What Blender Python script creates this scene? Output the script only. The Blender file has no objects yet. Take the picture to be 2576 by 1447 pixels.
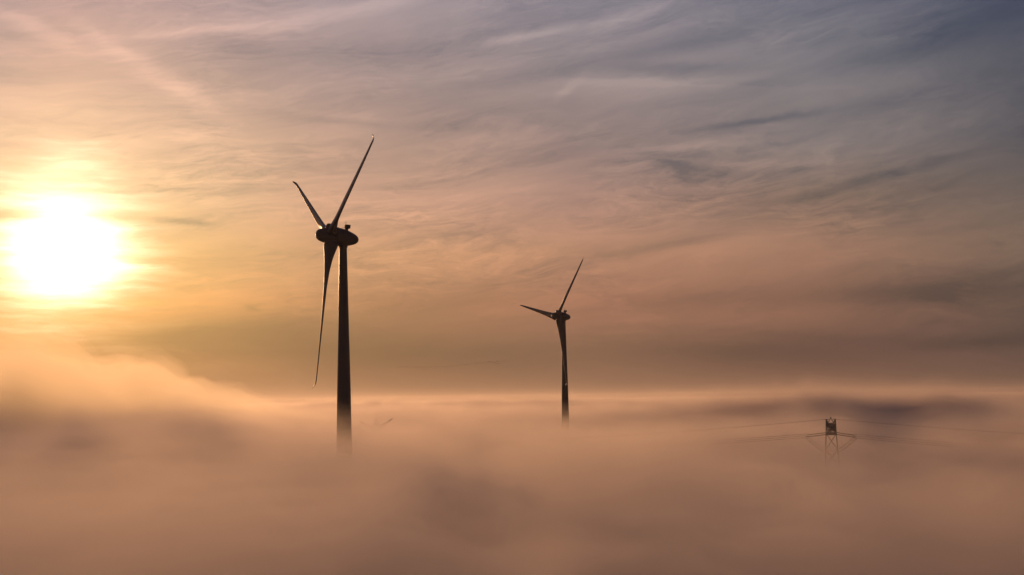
import bpy, math, random
import numpy as np
from mathutils import Vector, Matrix

R = math.radians
SC = bpy.context.scene
COL = SC.collection
random.seed(7)

# ------------------------------------------------------------------ camera
CAM = Vector((0.0, 0.0, 59.0))
PITCH, ROLL, FPX = R(4.55), R(0.87), 3539.0          # focal length in units of a 2576 wide frame
cam_d = bpy.data.cameras.new("camera")
cam_d.sensor_width = 36.0
cam_d.lens = 36.0 * FPX / 2576.0
cam_d.clip_start, cam_d.clip_end = 0.5, 120000.0
cam = bpy.data.objects.new("camera", cam_d)
COL.objects.link(cam)
cam.location = CAM
cam.matrix_world = (Matrix.Translation(CAM) @ Matrix.Rotation(math.pi / 2 + PITCH, 4, 'X')
                    @ Matrix.Rotation(-ROLL, 4, 'Z'))
SC.camera = cam


def look(px, py):
    """unit direction of a point of the view (2576 x 1447 units)"""
    X, Y = px - 1288.0, -(py - 723.5)
    v = Vector((X, Y, -FPX)).normalized()
    return (cam.matrix_world.to_3x3() @ v).normalized()


def at(px, py, dist):
    d = look(px, py)
    return CAM + d * (dist / math.hypot(d.x, d.y))


def uv(px, py):
    """azimuth and elevation in degrees"""
    d = look(px, py)
    return math.degrees(math.atan2(d.x, d.y)), math.degrees(math.asin(d.z))


SUN_DIR = look(165, 640)
SUN_AZ, SUN_EL = math.atan2(SUN_DIR.x, SUN_DIR.y), math.asin(SUN_DIR.z)

# ------------------------------------------------------------------ view
SC.view_settings.view_transform = 'Standard'
SC.view_settings.look = 'None'
SC.view_settings.exposure = 0.0
SC.view_settings.gamma = 1.0
SC.view_settings.use_curve_mapping = False
SC.render.engine = 'CYCLES'
cy = SC.cycles
cy.use_denoising = True
cy.max_bounces = 14
cy.volume_bounces = 10
cy.diffuse_bounces = 2
cy.glossy_bounces = 2
cy.transparent_max_bounces = 32
cy.sample_clamp_indirect = 6.0
cy.caustics_reflective = False
cy.caustics_refractive = False


def lin(c):
    out = []
    for k in c[:3]:
        k /= 255.0
        out.append(k / 12.92 if k <= 0.04045 else ((k + 0.055) / 1.055) ** 2.4)
    return out


# ------------------------------------------------------------------ node helpers
class G:
    """small arithmetic front end to shader math nodes"""
    def __init__(self, nt):
        self.nt = nt

    def node(self, kind, **kw):
        n = self.nt.nodes.new(kind)
        for k, v in kw.items():
            setattr(n, k, v)
        return n

    def put(self, sock, val):
        if hasattr(val, 'is_output') or isinstance(val, bpy.types.NodeSocket):
            self.nt.links.new(val, sock)
        else:
            sock.default_value = val

    def m(self, op, a, b=0.0, c=0.0, clamp=False):
        n = self.node('ShaderNodeMath', operation=op, use_clamp=clamp)
        self.put(n.inputs[0], a)
        self.put(n.inputs[1], b)
        self.put(n.inputs[2], c)
        return n.outputs[0]

    def add(self, a, b): return self.m('ADD', a, b)
    def sub(self, a, b): return self.m('SUBTRACT', a, b)
    def mul(self, a, b): return self.m('MULTIPLY', a, b)

    def lerp(self, a, b, lo, hi, smooth=True):
        n = self.node('ShaderNodeMapRange')
        if smooth:
            n.interpolation_type = 'SMOOTHSTEP'
        self.put(n.inputs[0], a if not isinstance(a, tuple) else a[0])
        n.inputs[1].default_value, n.inputs[2].default_value = lo, hi
        n.inputs[3].default_value, n.inputs[4].default_value = b
        return n.outputs[0]

    def vec(self, x, y, z=0.0):
        n = self.node('ShaderNodeCombineXYZ')
        self.put(n.inputs[0], x); self.put(n.inputs[1], y); self.put(n.inputs[2], z)
        return n.outputs[0]

    def noise(self, vec, scale=1.0, detail=4.0, rough=0.5, distortion=0.0):
        n = self.node('ShaderNodeTexNoise')
        self.put(n.inputs['Vector'], vec)
        n.inputs['Scale'].default_value = scale
        n.inputs['Detail'].default_value = detail
        n.inputs['Roughness'].default_value = rough
        n.inputs['Distortion'].default_value = distortion
        return n.outputs[0]

    def blob(self, vec, cx, cy_, sx, sy, rot):
        mp = self.node('ShaderNodeMapping', vector_type='TEXTURE')
        self.put(mp.inputs[0], vec)
        mp.inputs[1].default_value = (cx, cy_, 0)
        mp.inputs[2].default_value = (0, 0, rot)
        mp.inputs[3].default_value = (sx, sy, 1)
        ln = self.node('ShaderNodeVectorMath', operation='DOT_PRODUCT')
        self.nt.links.new(mp.outputs[0], ln.inputs[0])
        self.nt.links.new(mp.outputs[0], ln.inputs[1])
        e = self.m('POWER', 2.71828, self.mul(ln.outputs['Value'], -1.0))
        return e

    def mixc(self, f, a, b, mode='MIX'):
        n = self.node('ShaderNodeMix', data_type='RGBA', blend_type=mode)
        n.clamp_factor = True
        self.put(n.inputs[0], f)
        for s, v in ((n.inputs[6], a), (n.inputs[7], b)):
            if isinstance(v, (tuple, list)):
                s.default_value = (*v[:3], 1.0)
            else:
                self.nt.links.new(v, s)
        return n.outputs[2]


# ------------------------------------------------------------------ sky (world)
def build_world():
    w = bpy.data.worlds.new("World")
    SC.world = w
    w.use_nodes = True
    nt = w.node_tree
    nt.nodes.clear()
    g = G(nt)
    out = g.node('ShaderNodeOutputWorld')
    bg = g.node('ShaderNodeBackground')
    bg.inputs['Strength'].default_value = 1.0
    nt.links.new(bg.outputs[0], out.inputs[0])
    tc = g.node('ShaderNodeTexCoord')
    sep = g.node('ShaderNodeSeparateXYZ')
    nt.links.new(tc.outputs['Generated'], sep.inputs[0])
    x, y, z = sep.outputs
    DEG = 180 / math.pi
    u = g.mul(g.m('ARCTAN2', x, y), DEG)
    v = g.mul(g.m('ARCSINE', z), DEG)
    ca, sa = math.cos(SUN_AZ), math.sin(SUN_AZ)
    xr = g.sub(g.mul(x, ca), g.mul(y, sa))
    yr = g.add(g.mul(x, sa), g.mul(y, ca))
    daz = g.mul(g.m('ABSOLUTE', g.m('ARCTAN2', xr, yr)), DEG)

    # stream coordinates of the cloud sheet: the streaks fan upwards to the right
    t = g.mul(v, g.sub(1.0, g.mul(u, 0.0105)))
    warp = g.sub(g.noise(g.vec(g.mul(u, 0.10), g.mul(t, 0.32), 3.1), 1.0, 3, 0.55), 0.5)
    warp2 = g.sub(g.noise(g.vec(g.mul(u, 0.35), g.mul(t, 1.1), 8.7), 1.0, 4, 0.6), 0.5)
    tw = g.add(g.add(t, g.mul(warp, 2.6)), g.mul(warp2, 0.5))
    uw = g.add(u, g.mul(warp2, 4.0))
    n_big = g.noise(g.vec(g.mul(u, 0.055), g.mul(tw, 0.22), 0.0), 1.0, 3, 0.5)
    n_mid = g.noise(g.vec(g.mul(uw, 0.085), g.mul(tw, 0.75), 5.0), 1.0, 6, 0.58)
    n_fine = g.noise(g.vec(g.mul(uw, 0.36), g.mul(tw, 2.0), 9.0), 1.0, 6, 0.62)
    n_wisp = g.noise(g.vec(g.mul(uw, 1.2), g.mul(tw, 4.8), 2.0), 1.0, 5, 0.65)

    # base colours of the hazy high cloud against elevation, for six bearings from the sun
    EL = [0, 2, 4, 6, 8, 10, 13, 16, 30, 90]
    TAB = [
        (0,  [(180, 128, 80), (184, 130, 82), (245, 172, 92), (250, 198, 120), (250, 208, 150), (240, 198, 158), (214, 174, 154), (198, 163, 157), (150, 135, 150), (100, 105, 130)]),
        (10, [(158, 120, 84), (152, 114, 84), (186, 131, 92), (224, 165, 118), (222, 170, 137), (210, 168, 142), (187, 160, 149), (174, 157, 156), (130, 125, 145), (85, 92, 120)]),
        (20, [(146, 114, 86), (146, 108, 86), (174, 119, 95), (188, 138, 109), (182, 141, 124), (167, 140, 130), (150, 138, 137), (153, 146, 151), (105, 105, 130), (70, 78, 105)]),
        (30, [(128, 98, 78), (126, 92, 80), (148, 105, 87), (157, 118, 98), (142, 116, 102), (142, 129, 125), (134, 129, 132), (124, 123, 134), (75, 80, 105), (50, 58, 85)]),
        (38, [(108, 88, 76), (104, 84, 76), (98, 80, 74), (124, 102, 90), (114, 100, 95), (99, 95, 100), (86, 88, 100), (76, 83, 106), (45, 52, 80), (35, 42, 70)]),
        (90, [(62, 52, 54), (60, 51, 54), (58, 52, 56), (60, 54, 58), (58, 54, 60), (54, 53, 62), (50, 52, 66), (48, 52, 70), (38, 44, 66), (30, 36, 60)]),
        (180, [(40, 34, 38), (40, 34, 38), (38, 34, 40), (38, 34, 42), (36, 34, 44), (34, 34, 46), (32, 34, 48), (30, 34, 50), (28, 34, 52), (26, 32, 52)]),
    ]
    fac = g.m('POWER', g.m('MULTIPLY', v, 1 / 90.0, clamp=True), 0.5)
    prev = None
    for i, (dz, cols) in enumerate(TAB):
        rp = g.node('ShaderNodeValToRGB')
        nt.links.new(fac, rp.inputs[0])
        cr = rp.color_ramp
        cr.interpolation = 'B_SPLINE' if False else 'LINEAR'
        while len(cr.elements) > 1:
            cr.elements.remove(cr.elements[-1])
        for k, (e, c) in enumerate(zip(EL, cols)):
            p = math.sqrt(e / 90.0)
            el = cr.elements[0] if k == 0 else cr.elements.new(p)
            el.position = p
            k1, k2 = {0: (.77, .85), 10: (.69, .81), 20: (.72, .81), 30: (.81, .86)}.get(dz, (.86, .88))
            lc = lin(c)
            if dz <= 38 and e <= 2:
                k1, k2 = k1 * (.70, .80)[e // 2], k2 * (.78, .86)[e // 2]
            el.color = (lc[0] * k1, lc[1] * (k1 + .02), lc[2] * k2, 1)
        if prev is None:
            prev = rp.outputs[0]
        else:
            f = g.lerp(daz, (0.0, 1.0), TAB[i - 1][0], dz, smooth=False)
            prev = g.mixc(f, prev, rp.outputs[0])
    base = prev

    # light and dark cloud features, each a soft streak in the cloud sheet
    n_edge = g.sub(g.noise(g.vec(g.mul(u, 1.6), g.mul(t, 3.5), 6.0), 1.0, 4, 0.6), 0.5)
    P = g.vec(g.add(u, g.mul(warp2, 1.2)), g.add(v, g.add(g.add(g.mul(warp2, 0.35), g.mul(warp, 0.3)), g.mul(n_edge, 0.25))))
    light = None
    LIGHT = [(560, 72, 330, 10, 7, 1.3), (900, 18, 260, 12, 9, 1.0), (1330, 88, 170, 9, 9, 1.4), (1600, 35, 190, 14, 14, 1.2),
             (1432, 222, 62, 9, 38, 1.1), (1640, 206, 300, 9, -1, 1.1), (1560, 235, 230, 26, 0, .6), (330, 140, 200, 20, -28, 1.0),
             (430, 225, 150, 16, -24, 1.0), (90, 70, 170, 16, -22, 1.0), (1760, 372, 260, 14, 4, .8), (1900, 420, 120, 14, 14, .7),
             (1750, 405, 130, 6, -6, .7), (2100, 60, 420, 16, 10, .4), (1700, 490, 300, 20, 12, .5), (1950, 590, 500, 30, 8, .4), (880, 300, 170, 12, -2, .6),
             (1280, 480, 300, 16, 6, .3), (560, 740, 240, 10, -3, .5), (350, 690, 160, 6, 1, .5), (2150, 780, 420, 22, 2, .5),
             (1500, 640, 200, 14, 8, .4), (2350, 560, 300, 22, 12, .4), (350, 760, 260, 12, -2, .5), (1650, 800, 300, 20, 4, .35)]
    DARK = [(2360, 735, 330, 36, 3, 1.7), (2480, 860, 260, 18, 2, 1.1), (1900, 890, 420, 36, -3, 1.2), (2060, 845, 300, 12, -4, .5),
            (520, 850, 300, 34, 3, 1.9), (900, 880, 380, 55, -2, 1.4), (1300, 900, 300, 40, 0, .7), (450, 560, 90, 7, -6, 1.2), (1000, 470, 200, 10, 4, .5),
            (2250, 250, 330, 26, 13, .7), (2480, 55, 330, 55, 14, 1.2), (2300, 120, 330, 22, 14, .6), (1720, 110, 330, 22, 9, .9),
            (1690, 172, 260, 13, -1, 1.0), (1700, 412, 95, 15, -10, 1.2), (1830, 440, 90, 12, 6, 1.2), (1870, 312, 180, 8, 5, 1.1),
            (2020, 425, 90, 8, 4, .6), (1650, 390, 200, 8, 2, .7), (2150, 460, 300, 12, 12, .9), (1000, 120, 330, 26, 4, .4),
            (860, 305, 200, 9, -4, .7), (600, 110, 120, 22, -14, .5), (1150, 320, 160, 12, -3, .5), (1150, 590, 260, 14, 3, .45),
            (1650, 620, 300, 10, 5, .55), (1450, 660, 260, 12, 9, .6), (1750, 750, 420, 26, 2, .5), (1150, 760, 200, 14, 6, .45), (640, 772, 34, 6, -6, 1.1),
            (1050, 980, 420, 16, 0, .3), (250, 630, 110, 5, 2, .6), (420, 480, 160, 6, 3, .5), (430, 775, 160, 5, 2, .5), (2000, 290, 200, 8, 6, .5)]

    def total(lst):
        tot = None
        for (px, py, hw, hh, ang, amp) in lst:
            a, b = uv(px, py)
            bl = g.mul(g.blob(P, a, b, hw / 61.8 * 0.72, hh / 61.8 * 1.15, R(ang) + 0.0), amp)
            tot = bl if tot is None else g.add(tot, bl)
        return tot
    light, dark = total(LIGHT), total(DARK)

    hi = g.lerp(v, (0.25, 1.0), 1.0, 6.5)           # texture calms down in the thick air at the horizon
    patch = g.lerp(g.noise(g.vec(g.mul(u, 0.13), g.mul(tw, 0.3), 21.0), 1.0, 3, 0.55), (0.15, 1.25), 0.38, 0.62)
    fine = g.mul(g.lerp(v, (1.0, 0.55), 7.0, 14.0), g.mul(g.add(g.mul(g.sub(n_fine, 0.5), 3.0), g.mul(g.sub(n_wisp, 0.5), 2.2)), patch))
    brk = g.add(0.75, g.mul(n_fine, 0.7))
    m = g.add(g.mul(g.sub(n_big, 0.5), 2.2), g.mul(g.sub(n_mid, 0.5), 1.7))
    m = g.add(m, g.mul(fine, 0.7))
    m = g.mul(m, hi)
    m = g.add(m, g.mul(g.sub(g.mul(light, 0.6), g.mul(dark, 0.62)), brk))
    # one cloud edge, crisp above and fading downwards
    (ea, eb), (ec, ed) = uv(1440, 194), uv(1910, 214)
    below = g.add(g.sub(g.add(eb, g.mul(g.sub(u, ea), (ed - eb) / (ec - ea))), v), g.mul(n_edge, 0.28))
    crisp = g.lerp(below, (0.0, 1.0), -0.03, 0.10)
    fade = g.m('POWER', 2.71828, g.mul(g.m('MAXIMUM', below, 0.0), -1.1))
    m = g.add(m, g.mul(g.mul(crisp, fade), g.mul(g.blob(P, (ea + ec) / 2, eb - 0.3, 4.1, 2.0, 0), 0.55)))
    f = g.m('MULTIPLY_ADD', m, 0.5, 0.5, clamp=True)
    dk = g.mixc(1.0, base, (0.49, 0.575, 0.70), 'MULTIPLY')
    lt = g.mixc(1.0, base, (1.52, 1.40, 1.30), 'MULTIPLY')
    sky = g.mixc(f, dk, lt)

    # glare of the sun behind streaky cloud
    su, sv = math.degrees(SUN_AZ), math.degrees(SUN_EL)
    n_sun = g.noise(g.vec(g.mul(u, 0.16), g.add(g.mul(v, 1.5), g.mul(warp2, 0.8)), 4.0), 1.0, 6, 0.6)
    du = g.sub(u, su)
    dv = g.sub(v, sv)
    # cloud bars squeeze the disc of glare; below it the air is thicker
    dd = g.m('SQRT', g.add(g.mul(du, du), g.mul(g.mul(dv, dv), g.lerp(dv, (1.5, 0.85), -1.0, 1.0))))
    dd = g.mul(dd, g.add(1.0, g.mul(g.sub(n_sun, 0.52), 1.15)))
    pinch = g.blob(g.vec(u, v), su, uv(165, 545)[1], 4.2, 0.28, 0)
    dd = g.add(dd, g.mul(pinch, g.m('MULTIPLY', g.m('ABSOLUTE', du), 0.55)))
    core = g.m('POWER', 2.71828, g.mul(g.m('POWER', g.m('DIVIDE', dd, 1.92), 2.0), -1.0))
    mid = g.m('POWER', 2.71828, g.mul(g.m('DIVIDE', dd, 2.3), -1.0))
    sky = g.mixc(g.mul(core, 1.0), sky, (3.6, 3.0, 2.2), 'MIX')
    glow = g.mixc(1.0, (0.72, 0.43, 0.14), g.vec(mid, mid, mid), 'MULTIPLY')
    sky = g.mixc(1.0, sky, glow, 'ADD')

    # clear air between and behind the cloud
    ns = g.node('ShaderNodeTexSky', sky_type='NISHITA')
    ns.sun_disc = False
    ns.sun_elevation = SUN_EL
    ns.sun_rotation = SUN_AZ
    ns.air_density, ns.dust_density, ns.ozone_density = 1.0, 3.0, 1.0
    nsd = g.mixc(1.0, ns.outputs[0], (0.004, 0.004, 0.004), 'MULTIPLY')
    sky = g.mixc(1.0, sky, nsd, 'ADD')
    nt.links.new(sky, bg.inputs['Color'])
    w.cycles.sampling_method = 'MANUAL'
    w.cycles.sample_map_resolution = 2048


build_world()

# ------------------------------------------------------------------ sun
sd = bpy.data.lights.new("sun", 'SUN')
sd.energy = 1.42
sd.angle = R(1.5)
sd.color = (1.0, 0.51, 0.23)
sun = bpy.data.objects.new("sun", sd)
COL.objects.link(sun)
sun.location = (-60, 40, 200)
sun.rotation_euler = (-SUN_DIR).to_track_quat('-Z', 'Y').to_euler()


# ------------------------------------------------------------------ materials
def surface(name, col, rough=0.5, metal=0.0, var=0.12, scale=0.6, coat=0.0):
    m = bpy.data.materials.new(name)
    m.use_nodes = True
    nt = m.node_tree
    g = G(nt)
    b = nt.nodes['Principled BSDF']
    tc = g.node('ShaderNodeTexCoord')
    n = g.noise(tc.outputs['Object'], scale, 5, 0.6)
    c = g.mixc(n, [k * (1 - var) for k in col], [min(1, k * (1 + var)) for k in col])
    nt.links.new(c, b.inputs['Base Color'])
    b.inputs['Roughness'].default_value = rough
    b.inputs['Metallic'].default_value = metal
    b.inputs['Specular IOR Level'].default_value = 0.35
    b.inputs['Coat Weight'].default_value = coat
    b.inputs['Coat Roughness'].default_value = 0.2
    return m


M_TOWER = surface("silhouette_tower_paint", (0.10, 0.10, 0.10), 0.35, var=0.1, scale=0.25)  # light grey paint, base colour darkened to stand in for backlit shade
M_SHELL = surface("silhouette_shell_paint", (0.09, 0.09, 0.09), 0.45, scale=0.5)  # hub and nacelle shell: backlit shade put into the base colour too
M_BLADE = surface("silhouette_blade_gelcoat", (0.09, 0.09, 0.09), 0.42, coat=0.0, scale=0.3)  # blade colour lowered likewise so it reads as a backlit silhouette
M_DARK = surface("dark_equipment_metal", (0.06, 0.06, 0.06), 0.6, scale=2.0)
M_STEEL = surface("weathered_galvanised_steel", (0.17, 0.17, 0.17), 0.6, 0.3, scale=1.0)
M_GLASS = surface("brown_glazed_insulator", (0.05, 0.03, 0.02), 0.3, scale=2.0)
M_WIRE = surface("aged_aluminium_wire", (0.09, 0.09, 0.09), 0.6, 0.2, scale=1.0)
M_BIRD = surface("dark_plumage", (0.04, 0.035, 0.03), 0.9, scale=3.0)
M_GROUND = surface("winter_grassland", (0.05, 0.06, 0.03), 0.95, var=0.5, scale=0.02)


# ------------------------------------------------------------------ object helpers
def mesh_obj(name, verts, faces, mat, parent=None, smooth=True):
    me = bpy.data.meshes.new(name)
    me.from_pydata([tuple(v) for v in verts], [], faces)
    me.validate()
    if smooth:
        me.polygons.foreach_set('use_smooth', [True] * len(me.polygons))
    me.materials.append(mat)
    me.update()
    o = bpy.data.objects.new(name, me)
    COL.objects.link(o)
    if parent is not None:
        o.parent = parent
    return o


def tag(o, label=None, cat=None, group=None, kind=None):
    if label: o['label'] = label
    if cat: o['category'] = cat
    if group: o['group'] = group
    if kind: o['kind'] = kind
    return o


def empty(name, loc, rz=0.0):
    o = bpy.data.objects.new(name, None)
    COL.objects.link(o)
    o.location = loc
    o.rotation_euler = (0, 0, rz)
    o.empty_display_size = 2
    return o


def lathe(profile, axis='z', seg=48, centre=(0, 0), squash=None):
    """profile: list of (pos along axis, radius) or (pos, radius, sideways shift)"""
    vs, fs = [], []
    for (p, r, *sh) in profile:
        s = sh[0] if sh else 0.0
        for k in range(seg):
            a = 2 * math.pi * k / seg
            c, d = r * math.cos(a), r * math.sin(a)
            if axis == 'z':
                vs.append((centre[0] + c, centre[1] + d, p))
            else:                       # along +x, shift moves the ring in z
                vs.append((p, c, d + s))
    n = len(profile)
    for i in range(n - 1):
        for k in range(seg):
            a, b = i * seg + k, i * seg + (k + 1) % seg
            fs.append((a, b, b + seg, a + seg) if axis == 'z' else (a, a + seg, b + seg, b))
    fs.append(tuple(range(seg))[::-1])
    fs.append(tuple((n - 1) * seg + k for k in range(seg)))
    return vs, fs


class MB:
    def __init__(self):
        self.v, self.f = [], []

    def bar(self, a, b, w, h=None, up=Vector((0, 0, 1))):
        a, b = Vector(a), Vector(b)
        h = w if h is None else h
        d = (b - a).normalized()
        if abs(d.dot(up)) > 0.97:
            up = Vector((0, 1, 0))
        s = d.cross(up).normalized() * (w / 2)
        t = s.cross(d).normalized() * (h / 2)
        i = len(self.v)
        for p in (a, b):
            self.v += [p + s + t, p - s + t, p - s - t, p + s - t]
        self.f += [(i, i + 1, i + 2, i + 3), (i + 7, i + 6, i + 5, i + 4)]
        for k in range(4):
            q = (k + 1) % 4
            self.f.append((i + k, i + 4 + k, i + 4 + q, i + q))
        return self

    def box(self, c, s):
        c = Vector(c)
        x, y, z = s[0] / 2, s[1] / 2, s[2] / 2
        i = len(self.v)
        for dx in (-x, x):
            for dy in (-y, y):
                for dz in (-z, z):
                    self.v.append(c + Vector((dx, dy, dz)))
        for q in ((0, 1, 3, 2), (4, 6, 7, 5), (0, 4, 5, 1), (2, 3, 7, 6), (0, 2, 6, 4), (1, 5, 7, 3)):
            self.f.append(tuple(i + k for k in q))
        return self

    def tube(self, pts, r, seg=8, closed=False):
        pts = [Vector(p) for p in pts]
        n = len(pts)
        rr = r if isinstance(r, (list, tuple)) else [r] * n
        i0 = len(self.v)
        ref = None
        for j, p in enumerate(pts):
            if closed:
                d = (pts[(j + 1) % n] - pts[j - 1]).normalized()
            else:
                d = (pts[min(j + 1, n - 1)] - pts[max(j - 1, 0)]).normalized()
            if ref is None:
                ref = Vector((0, 0, 1)) if abs(d.z) < 0.9 else Vector((1, 0, 0))
            s = d.cross(ref).normalized()
            t = s.cross(d).normalized()
            ref = t
            for k in range(seg):
                a = 2 * math.pi * k / seg
                self.v.append(p + s * (rr[j] * math.cos(a)) + t * (rr[j] * math.sin(a)))
        for j in range(n if closed else n - 1):
            for k in range(seg):
                a, b = i0 + j * seg + k, i0 + j * seg + (k + 1) % seg
                c, d_ = i0 + ((j + 1) % n) * seg + k, i0 + ((j + 1) % n) * seg + (k + 1) % seg
                self.f.append((a, b, d_, c))
        if not closed:
            self.f.append(tuple(i0 + k for k in range(seg))[::-1])
            self.f.append(tuple(i0 + (n - 1) * seg + k for k in range(seg)))
        return self

    def build(self, name, mat, parent=None, smooth=False):
        return mesh_obj(name, self.v, self.f, mat, parent, smooth)


# ------------------------------------------------------------------ ground (hidden under the fog)
ng = 72
gv = [(0, 0, 0)] + [(rad * math.sin(2 * math.pi * k / ng), rad * math.cos(2 * math.pi * k / ng), 0)
                    for rad in (400, 2000, 10000, 39000) for k in range(ng)]
gf = [(0, 1 + (k + 1) % ng, 1 + k) for k in range(ng)]
for i in range(3):
    for k in range(ng):
        a, b = 1 + i * ng + k, 1 + i * ng + (k + 1) % ng
        gf.append((a, b, b + ng, a + ng))
ground = mesh_obj("ground", gv, gf, M_GROUND, smooth=False)
tag(ground, kind='structure')


# ------------------------------------------------------------------ fog
def _hash(ix, iy, s):
    h = (ix.astype(np.int64) * 374761393 + iy.astype(np.int64) * 668265263 + s * 2246822519) & 0xFFFFFFFF
    h = ((h ^ (h >> 13)) * 1274126177) & 0xFFFFFFFF
    return ((h ^ (h >> 16)) & 0xFFFFFF) / float(0xFFFFFF)


def vnoise(x, y, s):
    ix, iy = np.floor(x), np.floor(y)
    fx, fy = x - ix, y - iy
    fx, fy = fx * fx * fx * (fx * (fx * 6 - 15) + 10), fy * fy * fy * (fy * (fy * 6 - 15) + 10)
    ix, iy = ix.astype(np.int64), iy.astype(np.int64)
    a, b = _hash(ix, iy, s), _hash(ix + 1, iy, s)
    c, d = _hash(ix, iy + 1, s), _hash(ix + 1, iy + 1, s)
    return ((a * (1 - fx) + b * fx) * (1 - fy) + (c * (1 - fx) + d * fx) * fy) * 2 - 1


def fbm(x, y, s, octv=4, gain=0.5):
    out, amp, tot = 0, 1.0, 0.0
    for o in range(octv):
        ca, sa = math.cos(0.6 * o + s), math.sin(0.6 * o + s)
        out = out + amp * vnoise((x * ca - y * sa) * 2 ** o + 17.3 * o, (x * sa + y * ca) * 2 ** o + 5.1 * o, s + o)
        tot += amp
        amp *= gain
    return out / tot


def fbm_d(X, Y, lx, ly, s, octv, gain, D):
    """noise whose finest octaves fade where the sheet is too coarse to carry them"""
    out, amp, tot = 0, 1.0, 0.0
    step = 0.0235 * D
    for o in range(octv):
        w = sstep(ly / 2 ** o / step, 2.0, 4.5)
        ca, sa = math.cos(0.35 * o + s), math.sin(0.35 * o + s)
        xx, yy = X / lx * 2 ** o, Y / ly * 2 ** o
        out = out + amp * w * vnoise(xx + 17.3 * o + ca * 9, yy + 0.25 * xx * (1 if o % 2 else -1) + sa * 9, s + o)
        tot += amp
        amp *= gain
    return out / tot


def sstep(x, a, b):
    t = np.clip((x - a) / (b - a), 0, 1)
    return t * t * (3 - 2 * t)


def bump(X, Y, cx, cy_, sx, sy, h, rot=0.0):
    c, s = math.cos(rot), math.sin(rot)
    dx, dy = X - cx, Y - cy_
    a, b = dx * c + dy * s, -dx * s + dy * c
    return h * np.exp(-(a / sx) ** 2 - (b / sy) ** 2)


def fog_top(X, Y):
    """height of the main fog surface, metres"""
    D = np.hypot(X, Y)
    z = 43.0 - 8.0 * (1 - sstep(D, 190, 430))
    z = z + bump(X, Y, -95, 270, 120, 270, 8.0) + bump(X, Y, 15, 135, 130, 65, 5.5) + bump(X, Y, -60, 110, 60, 40, 2.0) + bump(X, Y, -330, 700, 220, 350, 6.0)
    z = z + bump(X, Y, 70, 490, 190, 120, -3.8) + bump(X, Y, -78, 800, 80, 150, -7.5) + bump(X, Y, -50, 560, 25, 120, -3.0) + bump(X, Y, 235, 530, 75, 90, 12.0) + bump(X, Y, -62, 345, 62, 66, 12.5) + bump(X, Y, -20, 160, 42, 42, 4.0)
    z = z + bump(X, Y, 480, 1500, 300, 120, 15.0, -0.1) + bump(X, Y, 230, 2400, 420, 200, 8.0) + bump(X, Y, -70, 1500, 150, 110, 9.0)
    z = z + bump(X, Y, 70, 1900, 200, 130, 10.0) + bump(X, Y, -260, 2300, 260, 180, 12.0) + bump(X, Y, 120, 1350, 90, 80, 6.0) + bump(X, Y, 200, 880, 98, 78, 19.0, 0.1)
    far = 1 - sstep(D, 2500, 9000)
    z = z + 6.0 * fbm(X / 190.0 + 3, Y / 120.0, 11, 3) * sstep(D, 80, 260) * (0.35 + 0.65 * far)
    puff = 1 - 2 * np.abs(fbm(X / 75.0 + 1.7, Y / 110.0, 23, 4, 0.5))           # rounded billows
    z = z + 12.0 * (puff - 0.6) * sstep(D, 50, 170) * far
    fine = 1 - 2 * np.abs(fbm_d(X, Y, 21.0, 44.0, 133, 3, 0.5, D))
    z = z + 6.5 * (fine - 0.6) * sstep(D, 40, 110) * (1 - sstep(D, 500, 1300))
    return z


FOGC = (1.0, 0.895, 0.79)


def volume_mat(name, dens, aniso, col=(1, 1, 1)):
    m = bpy.data.materials.new(name)
    m.use_nodes = True
    nt = m.node_tree
    nt.nodes.clear()
    o = nt.nodes.new('ShaderNodeOutputMaterial')
    vs = nt.nodes.new('ShaderNodeVolumePrincipled')
    vs.inputs['Color'].default_value = (*col, 1)
    vs.inputs['Density'].default_value = dens
    vs.inputs['Anisotropy'].default_value = aniso
    nt.links.new(vs.outputs[0], o.inputs['Volume'])
    return m


def polar_solid(name, hfun, radii, angs, zbot, mat, full=True):
    """closed body: polar grid top, flat bottom, outer skirt, centre capped"""
    A, Rr = np.meshgrid(angs, radii)
    X, Y = Rr * np.sin(A), Rr * np.cos(A)
    Z = hfun(X, Y)
    nr, na = A.shape
    verts = np.stack([X, Y, Z], -1).reshape(-1, 3).tolist()
    zc = float(Z[0].mean())
    ic = len(verts); verts.append([0, 0, zc])
    ib = len(verts)
    for k in range(na):
        verts.append([float(X[-1, k]), float(Y[-1, k]), zbot])
    faces = []
    for i in range(nr - 1):
        for k in range(na):
            q = (k + 1) % na
            faces.append((i * na + k, i * na + q, (i + 1) * na + q, (i + 1) * na + k))
    for k in range(na):
        q = (k + 1) % na
        faces.append((ic, q, k))
        faces.append(((nr - 1) * na + k, (nr - 1) * na + q, ib + q, ib + k))
    faces.append(tuple(ib + k for k in range(na)))
    o = mesh_obj(name, verts, faces, mat, None, True)
    return o


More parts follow.
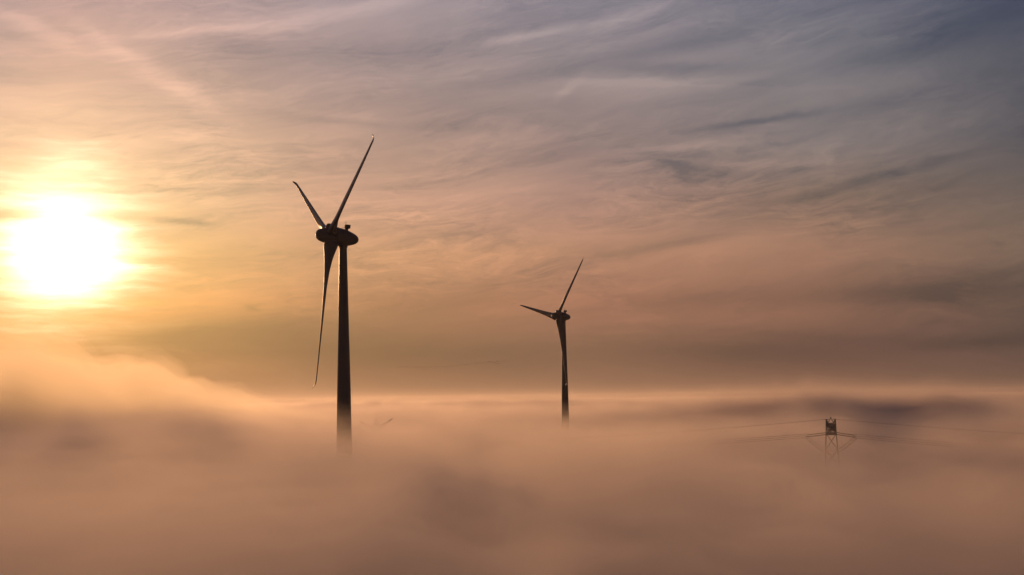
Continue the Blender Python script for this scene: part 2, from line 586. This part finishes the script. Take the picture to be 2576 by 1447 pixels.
fine_a = np.radians(np.arange(-32, 32.01, 0.25))
coarse = np.radians(np.arange(38, 326, 6.0))
ANG = np.concatenate([fine_a, coarse])
RAD = 25 * 1.0235 ** np.arange(0, 300)
print("fog radius", RAD[-1])
SHELLS = [(+9.5, 0.0007, 6.0, 31, .62), (+7.2, 0.0011, 6.5, 37, .55), (+4.8, 0.0020, 6.5, 41, .48), (+2.4, 0.0040, 6.5, 47, .42),
          (-0.3, 0.009, 6.0, 53, .37), (-3.5, 0.022, 4.5, 59, .34), (-7.5, 0.05, 3.0, 61, .32),
          (14.5, 0.00020, 4.0, 83, .55)]
for i, (off, dens, wig, seed, ani) in enumerate(SHELLS):
    def hf(X, Y, off=off, wig=wig, seed=seed):
        D = np.hypot(X, Y)
        z = fog_top(X, Y) + (off if off < 10 else -14 + (off + 14) * sstep(D, 900, 2200))
        z = z + wig * fbm_d(X, Y, 40.0, 62.0, seed, 6, 0.62, D) * sstep(D, 60, 180) * (1 - sstep(D, 3000, 8000))
        if off > 10:
            return z
        ceil = 47.5 + 0.85 * off + 2.0 * sstep(D, 100, 300) + 120 * sstep(D, 280, 800)
        return ceil - 2.2 * np.logaddexp(0, np.clip((ceil - z) / 2.2, -30, 200))
    o = polar_solid("fog", hf, RAD, ANG, -1.0 - 0.5 * i, volume_mat("fog_layer_%d" % i, dens, ani, FOGC))
    tag(o, kind='stuff')

# the higher bank rising on the left, behind the near turbine
def rect_solid(name, hfun, xs, ys, zbot, mat):
    X, Y = np.meshgrid(xs, ys)
    Z = np.maximum(hfun(X, Y), zbot + 0.5)
    ny, nx = X.shape
    verts = np.stack([X, Y, Z], -1).reshape(-1, 3).tolist()
    verts += np.stack([X, Y, 0 * Z + zbot], -1).reshape(-1, 3).tolist()
    N = nx * ny
    faces = []
    for j in range(ny - 1):
        for i in range(nx - 1):
            a = j * nx + i
            faces.append((a, a + 1, a + 1 + nx, a + nx))
            faces.append((N + a, N + a + nx, N + a + 1 + nx, N + a + 1))
    for i in range(nx - 1):
        for a, flip in ((i, 0), ((ny - 1) * nx + i, 1)):
            q = (a, N + a, N + a + 1, a + 1)
            faces.append(q if not flip else q[::-1])
    for j in range(ny - 1):
        for a, flip in ((j * nx, 1), (j * nx + nx - 1, 0)):
            q = (a, N + a, N + a + nx, a + nx)
            faces.append(q if not flip else q[::-1])
    return mesh_obj(name, verts, faces, mat, None, True)


def bank_top(X, Y):
    # crest line falls from left to right in ragged steps; two ridges one behind the other
    out = 38.0 + 0 * X
    for (yc, wy, up, seed) in ((640, 45, -3.0, 5), (900, 60, 1.0, 8)):
        s = sstep(X * 900.0 / yc, -350, -70)
        z = 91 - 44 * s - 10 * sstep(-X, 420, 900) + up
        z = z + 30 * fbm(X / 62.0 + 2, Y / 330.0, seed, 6, 0.6) * (1 - 0.4 * s)
        yy = yc + 30 * fbm(X / 90.0, 0 * X + seed, seed + 2, 3)
        env = np.exp(-np.abs((Y - yy) / wy) ** 3)
        edge = sstep(X, -1090, -900) * (1 - sstep(X, -100, -10))
        out = np.maximum(out, 38 + (z - 38) * env * edge)
    return out


bxs = np.arange(-1100, 40, 4.0)
bys = np.arange(490, 1060, 5.0)
for i, (off, dens, wig, seed) in enumerate([(5, 0.0034, 8, 81), (0, 0.0068, 8, 92), (-6, 0.0080, 8, 97)]):
    def bf(X, Y, off=off, wig=wig, seed=seed):
        z = bank_top(X, Y)
        k = np.clip((z - 38) / 30.0, 0, 1)
        return z + (off + wig * fbm(X / 34.0, Y / 110.0, seed, 5, 0.68)) * k
    o = rect_solid("fog_bank", bf, bxs, bys, 37.3 - 0.2 * i, volume_mat("fog_bank_layer_%d" % i, dens, 0.64, (1.0, 0.93, 0.74)))
    tag(o, kind='stuff')


# ------------------------------------------------------------------ wind turbines
def interp(x, tab):
    for (a, va), (b, vb) in zip(tab, tab[1:]):
        if x <= b:
            f = (x - a) / (b - a)
            f = f * f * (3 - 2 * f) if False else f
            return va + (vb - va) * f
    return tab[-1][1]


def blade_mesh(span=41.0):
    """blade along +z from the hub centre; +x is upwind, leading edge to +y, trailing edge to -y"""
    CH = [(1.2, 3.0), (2.3, 4.8), (3.0, 4.95), (4.0, 4.65), (5.2, 4.2), (7, 3.6), (10, 2.95), (14, 2.4), (21, 1.85), (30, 1.35), (37, .98), (40, .68), (41, .36)]
    TW = [(1.2, 34), (3, 29), (6, 18), (10, 8), (14, 2), (21, -1), (30, -3), (41, -3)]
    TH = [(1.2, .75), (2.3, .48), (4, .42), (8, .33), (14, .25), (25, .2), (37, .2), (41, .4)]
    rs = [1.2, 1.8, 2.3, 2.8, 3.4, 4.2, 5, 6, 7, 8.5, 10, 12, 14, 17, 20, 24, 28, 32, 35, 37.5, 39, 39.8, 40.3, 40.7, 41.0]
    n = 28
    vs, fs = [], []
    for r in rs:
        c, tw, th = interp(r, CH), R(interp(r, TW)), interp(r, TH)
        hook = 0.75 * max(0.0, (r - 39.3) / 1.7) ** 1.4         # swept up tip
        flex = 0.00036 * r * r
        for k in range(n):
            a = 2 * math.pi * k / n
            s = (1 - math.cos(a)) / 2                            # 0 at leading edge, 1 at trailing edge
            yt = th * c * (0.5 * abs(math.sin(a)) ** (0.9)) * (1 - 0.55 * max(0, 1 - (r - 1.2) / 100) * s ** 2)
            yt *= 1 if math.sin(a) >= 0 else -1
            ch = -(s - 0.27) * c
            y = ch * math.cos(tw) - yt * math.sin(tw)
            x = ch * math.sin(tw) + yt * math.cos(tw)
            vs.append((x + hook + flex, y, r))
    m = len(rs)
    for i in range(m - 1):
        for k in range(n):
            a, b = i * n + k, i * n + (k + 1) % n
            fs.append((a, b, b + n, a + n))
    fs.append(tuple(range(n))[::-1])
    fs.append(tuple((m - 1) * n + k for k in range(n)))
    return vs, fs


BV, BF = blade_mesh()
BV = [(x, y, z * 1.004) for x, y, z in BV]


def make_turbine(hub, yaw, phi, tilt, label):
    """hub: hub centre in world space; yaw turns the nose towards the viewer; phi is the rotor angle"""
    ax = Vector((-math.cos(yaw) * math.cos(tilt), -math.sin(yaw) * math.cos(tilt), math.sin(tilt)))   # upwind
    OV = 4.0
    back = Vector((math.cos(yaw), math.sin(yaw), 0))
    base = Vector((hub.x, hub.y, 0)) + back * OV
    root = empty("wind_turbine", base, 0.0)
    tag(root, label, "wind turbine", "wind turbines standing in the fog")
    H = hub.z
    # tower, slightly bellied steel and concrete tube
    dz = H - 103.4
    TP = [(0, 6.6), (20, 5.7), (40, 4.6), (51.6, 3.95), (63, 3.6), (70.5, 3.28), (78, 2.92), (85.6, 2.62), (93, 2.32), (99.6, 2.08), (100.9, 2.06)]
    prof = []
    for (za, da), (zb, db) in zip(TP, TP[1:]):
        for s in range(4):
            f = s / 4
            prof.append((za + (zb - za) * f + (dz if za > 0 else dz * f), (da + (db - da) * f) / 2))
    prof.append((100.9 + dz, 1.03))
    v, f = lathe(prof)
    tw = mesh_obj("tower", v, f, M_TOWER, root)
    v, f = lathe([(100.25 + dz, 1.05), (100.27 + dz, 1.2), (101.6 + dz, 1.2), (101.62 + dz, 1.05)])
    mesh_obj("yaw_collar", v, f, M_SHELL, root, smooth=False)
    for zz in (62.0, 84.0):
        rr = interp(zz, [(a, b / 2) for a, b in TP])
        v, f = lathe([(zz + dz - .12, rr + .0), (zz + dz - .1, rr + .05), (zz + dz + .1, rr + .05), (zz + dz + .12, rr)])
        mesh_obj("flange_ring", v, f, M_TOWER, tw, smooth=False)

    # frame whose -x axis is the rotor axis
    q = Matrix.Rotation(yaw, 4, 'Z') @ Matrix.Rotation(tilt, 4, 'Y')
    loc = Matrix.Translation(hub - base)
    # profile positions measured from the hub centre, + is downwind
    full = [(-3.6, 0.02), (-3.56, .5), (-3.42, .9), (-3.1, 1.28), (-2.6, 1.6), (-2.0, 1.82), (-1.2, 2.0), (0, 2.2), (1.0, 2.32), (1.6, 2.36)]
    v, f = lathe(full, 'x')
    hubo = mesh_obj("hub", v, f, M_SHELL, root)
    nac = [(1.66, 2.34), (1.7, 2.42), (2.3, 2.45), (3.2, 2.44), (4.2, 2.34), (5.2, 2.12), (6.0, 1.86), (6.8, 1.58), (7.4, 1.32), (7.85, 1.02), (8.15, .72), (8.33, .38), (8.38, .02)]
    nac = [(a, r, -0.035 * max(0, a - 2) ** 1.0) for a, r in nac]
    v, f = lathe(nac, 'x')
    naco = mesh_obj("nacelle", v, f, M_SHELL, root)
    mats = loc @ q
    hubo.matrix_parent_inverse = Matrix.Identity(4)
    hubo.matrix_local = mats
    naco.matrix_local = mats
    # equipment on the roof: cooler box on a stand, brace and lightning ring
    cb = MB().box((5.05, 0, 3.05), (1.15, 1.6, .95))
    cb.build("cooler_box", M_DARK, naco)
    MB().bar((4.75, -.3, 1.8), (4.75, -.3, 2.62), .62, .9).build("stand", M_DARK, naco)
    MB().bar((3.15, 0, 2.36), (4.5, 0, 2.98), .07).build("brace", M_DARK, naco)
    ring = [(4.45 + 0.19 * math.cos(a), 0, 4.0 + 0.36 * math.sin(a)) for a in [2 * math.pi * k / 18 for k in range(18)]]
    rg = MB().tube(ring, .035, 6, closed=True)
    rg.bar((4.45, 0, 3.5), (4.45, 0, 3.66), .07)
    rg.build("lightning_ring", M_DARK, naco)
    MB().tube([(1.75, .9, 2.2), (2.1, .7, 2.52), (2.7, .5, 2.58), (3.1, .4, 2.42)], .09).build("roof_rail", M_DARK, naco)
    # blades; in the frame: -x upwind, rotor plane y-z.  angle phi measured from straight down
    for k in range(3):
        a = phi + k * 2 * math.pi / 3
        # direction = h*sin(a) - v*cos(a), with h towards the viewer (-y of the frame)
        rot = Matrix.Rotation(math.pi - a, 4, 'X') if True else None
        flip = Matrix.Diagonal((-1, -1, 1, 1))                      # blade +x (upwind) -> frame -x
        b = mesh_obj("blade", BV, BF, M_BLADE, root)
        b.matrix_local = mats @ rot @ flip
        # collar round the blade root
        sl = MB()
        sv, sf = [], []
        for (r_, grow) in ((1.5, 1.0), (1.55, 1.08), (2.62, 1.08), (2.68, 1.0)):
            n = 28
            for j in range(n):
                aa = 2 * math.pi * j / n
                cx, cyy = 1.3 * grow * math.cos(aa), 1.5 * grow * math.sin(aa)
                cx, cyy = cx - 0.35 * (cyy - .3), cyy
                sv.append((cx - .25, cyy - .5, r_))
        for i in range(3):
            for j in range(n):
                p_, q_ = i * n + j, i * n + (j + 1) % n
                sf.append((p_, q_, q_ + n, p_ + n))
        sf.append(tuple(range(n))[::-1]); sf.append(tuple(3 * n + j for j in range(n)))
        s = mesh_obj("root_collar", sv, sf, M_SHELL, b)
    return root


make_turbine(Vector((-49.0, 375.5, 103.6)), R(24.7), R(0.9), R(4.9),
             "larger, nearer turbine right of the sun, one blade hanging straight down beside its tower")
make_turbine(Vector((25.1, 783.6, 105.0)), R(29.4), R(17.7), R(2.6),
             "smaller, farther turbine, one blade pointing left and another crossing in front of its tower")


# ------------------------------------------------------------------ pylons
def lattice_panel(mb, a0, a1, b0, b1, n, w):
    """zig-zag and cross bracing between chord a0-a1 and chord b0-b1"""
    a0, a1, b0, b1 = map(Vector, (a0, a1, b0, b1))
    for k in range(n):
        f, g2 = k / n, (k + 1) / n
        p, q = a0.lerp(a1, f), a0.lerp(a1, g2)
        r, s = b0.lerp(b1, f), b0.lerp(b1, g2)
        mb.bar(p, s, w); mb.bar(r, q, w)
        mb.bar(q, s, w * .8)


def make_near_pylon():
    """strain pylon seen along its cross arm; arm runs along y"""
    p = at(2091, 1093, 500)
    c = empty("power_pylon", (p.x, p.y, 0), -math.atan2(p.x, p.y))
    tag(c, "near lattice pylon with a dark narrow head above the fog and cables to both sides", "pylon",
        "lattice power pylons in the fog")
    zb = p.z + 0.2            # bottom of the head
    zt = zb + 4.9
    hw_b, hw_t = 1.72, 1.55
    # body below the head
    mb = MB()
    levels = [zb]
    z = zb
    while z > 3:
        z -= 5.4 + (zb - z) * 0.05
        levels.append(max(z, 0.0))
    if levels[-1] > 0: levels.append(0.0)
    wid = lambda z: hw_b + (zb - z) * 0.035 * 1.6
    for (za, zc) in zip(levels, levels[1:]):
        wa, wc = wid(za), wid(zc)
        for sx in (-1, 1):
            for sy in (-1, 1):
                mb.bar((sx * wa, sy * wa, za), (sx * wc, sy * wc, zc), .34)
        for (ax_, ay, bx, by) in ((-1, -1, 1, -1), (1, -1, 1, 1), (1, 1, -1, 1), (-1, 1, -1, -1)):
            mb.bar((ax_ * wa, ay * wa, za), (bx * wc, by * wc, zc), .16)
            mb.bar((bx * wa, by * wa, za), (ax_ * wc, ay * wc, zc), .16)
        # short inner stays
        zm = (za + zc) / 2 + .6
        wm = wid(zm) * .52
        mb.bar((-wm, -wid(zm), zm), (wm, -wid(zm), zm), .1)
    mb.build("body", M_STEEL, c)
    # head: cross arm trusses stretching to both sides of the body (towards and away from the viewer)
    for s in (-1, 1):
        arm = MB()
        y0, y1 = s * 0.0, s * 14.0
        for sx in (-1, 1):
            arm.bar((sx * hw_b, y0, zb), (sx * hw_b, y1, zb), .2)
            arm.bar((sx * hw_t, y0, zt), (sx * hw_t * .97, y1, zt - .1), .2)
            lattice_panel(arm, (sx * hw_b, y0, zb), (sx * hw_b, y1, zb), (sx * hw_t, y0, zt), (sx * hw_t, y1, zt), 6, .11)
            for k in range(7):
                y = y0 + (y1 - y0) * k / 6
                arm.bar((sx * hw_b, y, zb), (sx * hw_t, y, zt), .26)
        for k in range(7):
            y = y0 + (y1 - y0) * k / 6
            # bracing across the arm, a little different in every bay, fills the end-on view
            h1, h2 = zb + .5 + .48 * k, zb + 3.9 - .3 * k
            arm.bar((-hw_b, y, h1), (hw_b, y, h1), .13)
            arm.bar((-hw_b, y, zb), (hw_b, y, h2), .1)
            arm.bar((hw_b, y, zb + .3 * k), (-hw_b, y, h2 + .5), .1)
            xx = -hw_b + (k + 1) * hw_b * 2 / 8.5
            arm.bar((xx, y, zb), (xx * .9, y, zt - 1.2), .12)
            arm.bar((-hw_b, y, zt - 1.3 - .3 * k), (hw_b, y, zt - 1.25 - .35 * k), .12)
            arm.bar((-hw_t, y, zt), (-.9, y, zt - 1.3), .12)
            arm.bar((hw_t, y, zt), (.9, y, zt - 1.3), .12)
            arm.bar((-hw_b, y, zb), (hw_b, y, zb), .16)
        arm.build("cross_arm", M_STEEL, c)
    # earth wire brackets and the central peak
    pk = MB()
    for y in (-.3, .3):
        pk.bar((-.95, y, zt - 1.1), (0, y, zt + .6), .22)
        pk.bar((.95, y, zt - 1.1), (0, y, zt + .6), .22)
        pk.bar((-.7, y, zt - 1.4), (.7, y, zt - 1.4), .12)
    pk.bar((0, 0, zt + .4), (0, 0, zt + .95), .28)
    pk.build("peak", M_STEEL, c)
    for s in (-1, 1):
        MB().bar((s * .65, 0, zt + .03), (s * 1.95, 0, zt + .06), .5, .17).build("bracket", M_STEEL, c)
    # long strain insulators, near and far arm end, left and right
    for sx in (-1, 1):
        for y in (-12.5, 12.5):
            a = Vector((sx * hw_b, y, zb + .1))
            L = 6.4 if sx < 0 else 6.0
            drop = .75 if sx < 0 else 1.0
            b = a + Vector((sx * L, 0, -drop))
            n = 40
            pts, rad = [], []
            for k in range(n + 1):
                f = k / n
                pts.append(a.lerp(b, f))
                rad.append(.17 if k % 2 else .09)
            rad[0] = rad[-1] = .05
            ins = MB().tube(pts, rad, 10).build("insulator_string", M_GLASS, c)
            yk = MB()
            for dz in (-.32, .32):
                yk.bar(b + Vector((0, 0, dz)), b + Vector((sx * .75, 0, dz)), .09)
            yk.bar(b + Vector((0, 0, -.34)), b + Vector((0, 0, .34)), .11)
            yk.build("yoke_plate", M_STEEL, ins)
            # one side of the slack jumper loop under the arm
    for y in (-12.5, 12.5):
        for dx in (-.25, .25):
            pts = []
            for k in range(29):
                f = k / 28
                xx = -8.4 + 16.8 * f + dx
                pts.append((xx, y, zb - .95 - 5.6 * (1 - (abs(2 * f - 1)) ** 1.55)))
            MB().tube(pts, .055, 6).build("jumper_cable", M_WIRE, c)
    return c, zb, zt, hw_b


pyl, ZB, ZT, HW = make_near_pylon()
PB = Vector(pyl.location)
rotp = Matrix.Rotation(pyl.rotation_euler.z, 3, 'Z')


def cable(name, pl, end, sag, r, label, group):
    a = PB + rotp @ Vector(pl)
    b = PB + rotp @ Vector(end)
    pts = []
    n = 60
    for k in range(n + 1):
        f = k / n
        p = a.lerp(b, f)
        p.z -= sag * 4 * f * (1 - f)
        pts.append(p)
    o = MB().tube(pts, r, 6).build(name, M_WIRE, None, True)
    return tag(o, label, "cable", group)


GC = "cables strung from the near pylon"
GL = "conductors running left from the near pylon"
GR = "conductors running right from the near pylon"
for (y, dz, lab) in ((12.5, .32, "upper of three conductors running left from the near pylon"),
                     (12.5, -.32, "middle of three conductors running left from the near pylon"),
                     (-12.5, -.25, "lowest of three conductors running left from the near pylon")):
    cable("power_cable", (-HW - 6.4 - .75, y, ZB + .1 - .75 + dz), (-300, y + 40, ZB - 7 + dz), 3.5, .065, lab, GC)
for (y, dz, lab) in ((12.5, .32, "upper of three conductors running right from the near pylon"),
                     (-12.5, .32, "middle of three conductors running right from the near pylon"),
                     (-12.5, -.32, "lowest of three conductors running right from the near pylon")):
    cable("power_cable", (HW + 6.0 + .75, y, ZB + .1 - 1.0 + dz), (290, y + 30, ZB - 12 + dz), 5.0, .04, lab, GC)
cable("earth_wire", (-1.95, 0, ZT + .05), (-300, 60, ZT - 8), 4.5, .05,
      "single top wire running left from the flat top of the near pylon", GC)
cable("earth_wire", (1.95, 0, ZT + .05), (290, 40, ZT - 12.5), 4.5, .035,
      "single top wire running right from the flat top of the near pylon", GC)


def make_far_pylon():
    """seen face on: wide arms rising to their tips, small peak in the middle"""
    D, K = 850.0, 0.74
    p = at(946, 1054, D)
    k = D / FPX
    c = empty("power_pylon", (p.x, p.y, 0), -math.atan2(p.x, p.y) + R(3))
    tag(c, "distant faint pylon right of the large turbine's tower, only its arm tips above the fog", "pylon",
        "lattice power pylons in the fog")
    zt = p.z / K
    c.scale = (K, K, K)
    mb = MB()
    for s in (-1, 1):
        mb.bar((s * 2.6, 0, zt - 7), (0, 0, zt), .3)
        mb.bar((s * 2.6, 0, zt - 7), (s * 5, 0, 0), .45)
        mb.bar((s * 2.6, 0, zt - 7), (-s * 3.4, 0, zt - 16), .2)
        mb.bar((s * 1.0, 0, zt - 3), (-s * 2.4, 0, zt - 6.4), .15)
    mb.bar((-5.2, 0, zt - 4.8), (5.2, 0, zt - 4.8), .25)
    mb.bar((5.2, 0, zt - 5.2), (5.2, 0, zt - 3.3), .2)
    mb.bar((-5.2, 0, zt - 5.2), (-5.2, 0, zt - 3.3), .2)
    mb.build("body", M_STEEL, c)
    for s, dz in ((-1, -1.9), (1, .2)):
        arm = MB()
        tip = Vector((s * 13.6, 0, zt - .2 + dz))
        rootu, rootl = Vector((s * 2.2, 0, zt - 6.2)), Vector((s * 2.8, 0, zt - 8.6))
        for y in (-.7, .7):
            o = Vector((0, y, 0))
            arm.bar(rootu + o, tip, .26); arm.bar(rootl + o, tip, .26)
            lattice_panel(arm, rootu + o, tip, rootl + o, tip, 6, .14)
        arm.bar(tip + Vector((-s * 3.2, 0, -.9)), tip + Vector((s * .4, 0, .15)), .42)
        arm.bar(tip + Vector((-s * 2.4, 0, -.8)), tip + Vector((-s * 1.4, 0, -2.8)), .2)
        arm.bar(tip + Vector((-s * 2.4, 0, -.8)), tip + Vector((-s * 3.6, 0, -3.0)), .2)
        arm.build("cross_arm", M_STEEL, c)
    return c


make_far_pylon()

# ------------------------------------------------------------------ flock of birds
def bird_mesh():
    v = [(0, .32, 0), (0, -.34, .02), (.06, 0, .05), (-.06, 0, .05), (0, 0, -.07),
         (.42, .1, .13), (.42, -.06, .13), (.8, -.02, .02), (-.42, .1, .13), (-.42, -.06, .13), (-.8, -.02, .02),
         (.06, .14, .03), (.06, -.12, .03), (-.06, .14, .03), (-.06, -.12, .03)]
    f = [(0, 2, 3), (1, 3, 2), (0, 4, 2), (0, 3, 4), (1, 2, 4), (1, 4, 3),
         (11, 5, 6, 12), (5, 7, 6), (13, 14, 9, 8), (8, 9, 10)]
    me = bpy.data.meshes.new("bird")
    me.from_pydata(v, [], f)
    me.materials.append(M_BIRD)
    return me


BM = bird_mesh()
spots = []
for k in range(96):                       # two overlapping skeins, ragged in the middle
    f = k / 95
    px = 1006 + 266 * f + random.uniform(-3, 3)
    py = 921 + 6 * math.sin(f * 5.2 + .6) * (0.5 + .5 * f) - 9 * max(0, f - .62) / .38 + random.gauss(0, 1.8 if f < .85 else .6)
    spots.append((px, py))
for k in range(14):
    f = k / 13
    spots.append((1226 + 34 * f, 909.5 + 7 * f + random.gauss(0, .4)))
for (px, py) in spots:
    if random.random() < .12:
        continue
    D = 1500 + random.uniform(-40, 40)
    o = bpy.data.objects.new("bird", BM)
    COL.objects.link(o)
    o.location = at(px, py, D)
    o.rotation_euler = (0, random.uniform(-.3, .3), R(-75) + random.uniform(-.3, .3))
    s = random.uniform(1.3, 1.8)
    o.scale = (s, s, s)
    tag(o, "tiny dark bird in the long thin flock low between the two turbines", "bird",
        "flock of birds flying between the turbines")

# ------------------------------------------------------------------ short double vapour trail
mt = volume_mat("ice_vapour", 0.35, 0.8)
for (x0, y0, x1, y1, lab) in ((1027.0, 437.5, 1031.5, 418.0, "left of two short white vapour streaks high in the sky between the turbines"),
                              (1029.5, 437.5, 1035.5, 420.0, "right of two short white vapour streaks high in the sky between the turbines")):
    D = 22000.0
    a, b = at(x0, y0, D), at(x1, y1, D * 1.03)
    n = 12
    pts = [a.lerp(b, k / n) for k in range(n + 1)]
    rad = [5.0 * (math.sin(math.pi * (k + .4) / (n + .8)) ** .7) for k in range(n + 1)]
    tag(MB().tube(pts, rad, 8).build("vapour_trail", mt, None, True), lab, "vapour trail", "pair of short vapour trails")

# ------------------------------------------------------------------ thin haze in the air over the fog
hb = MB().box((0, 0, 89), (84000, 84000, 184))
hz = hb.build("haze", volume_mat("thin_haze", 0.00003, 0.6, FOGC))
tag(hz, kind='stuff')
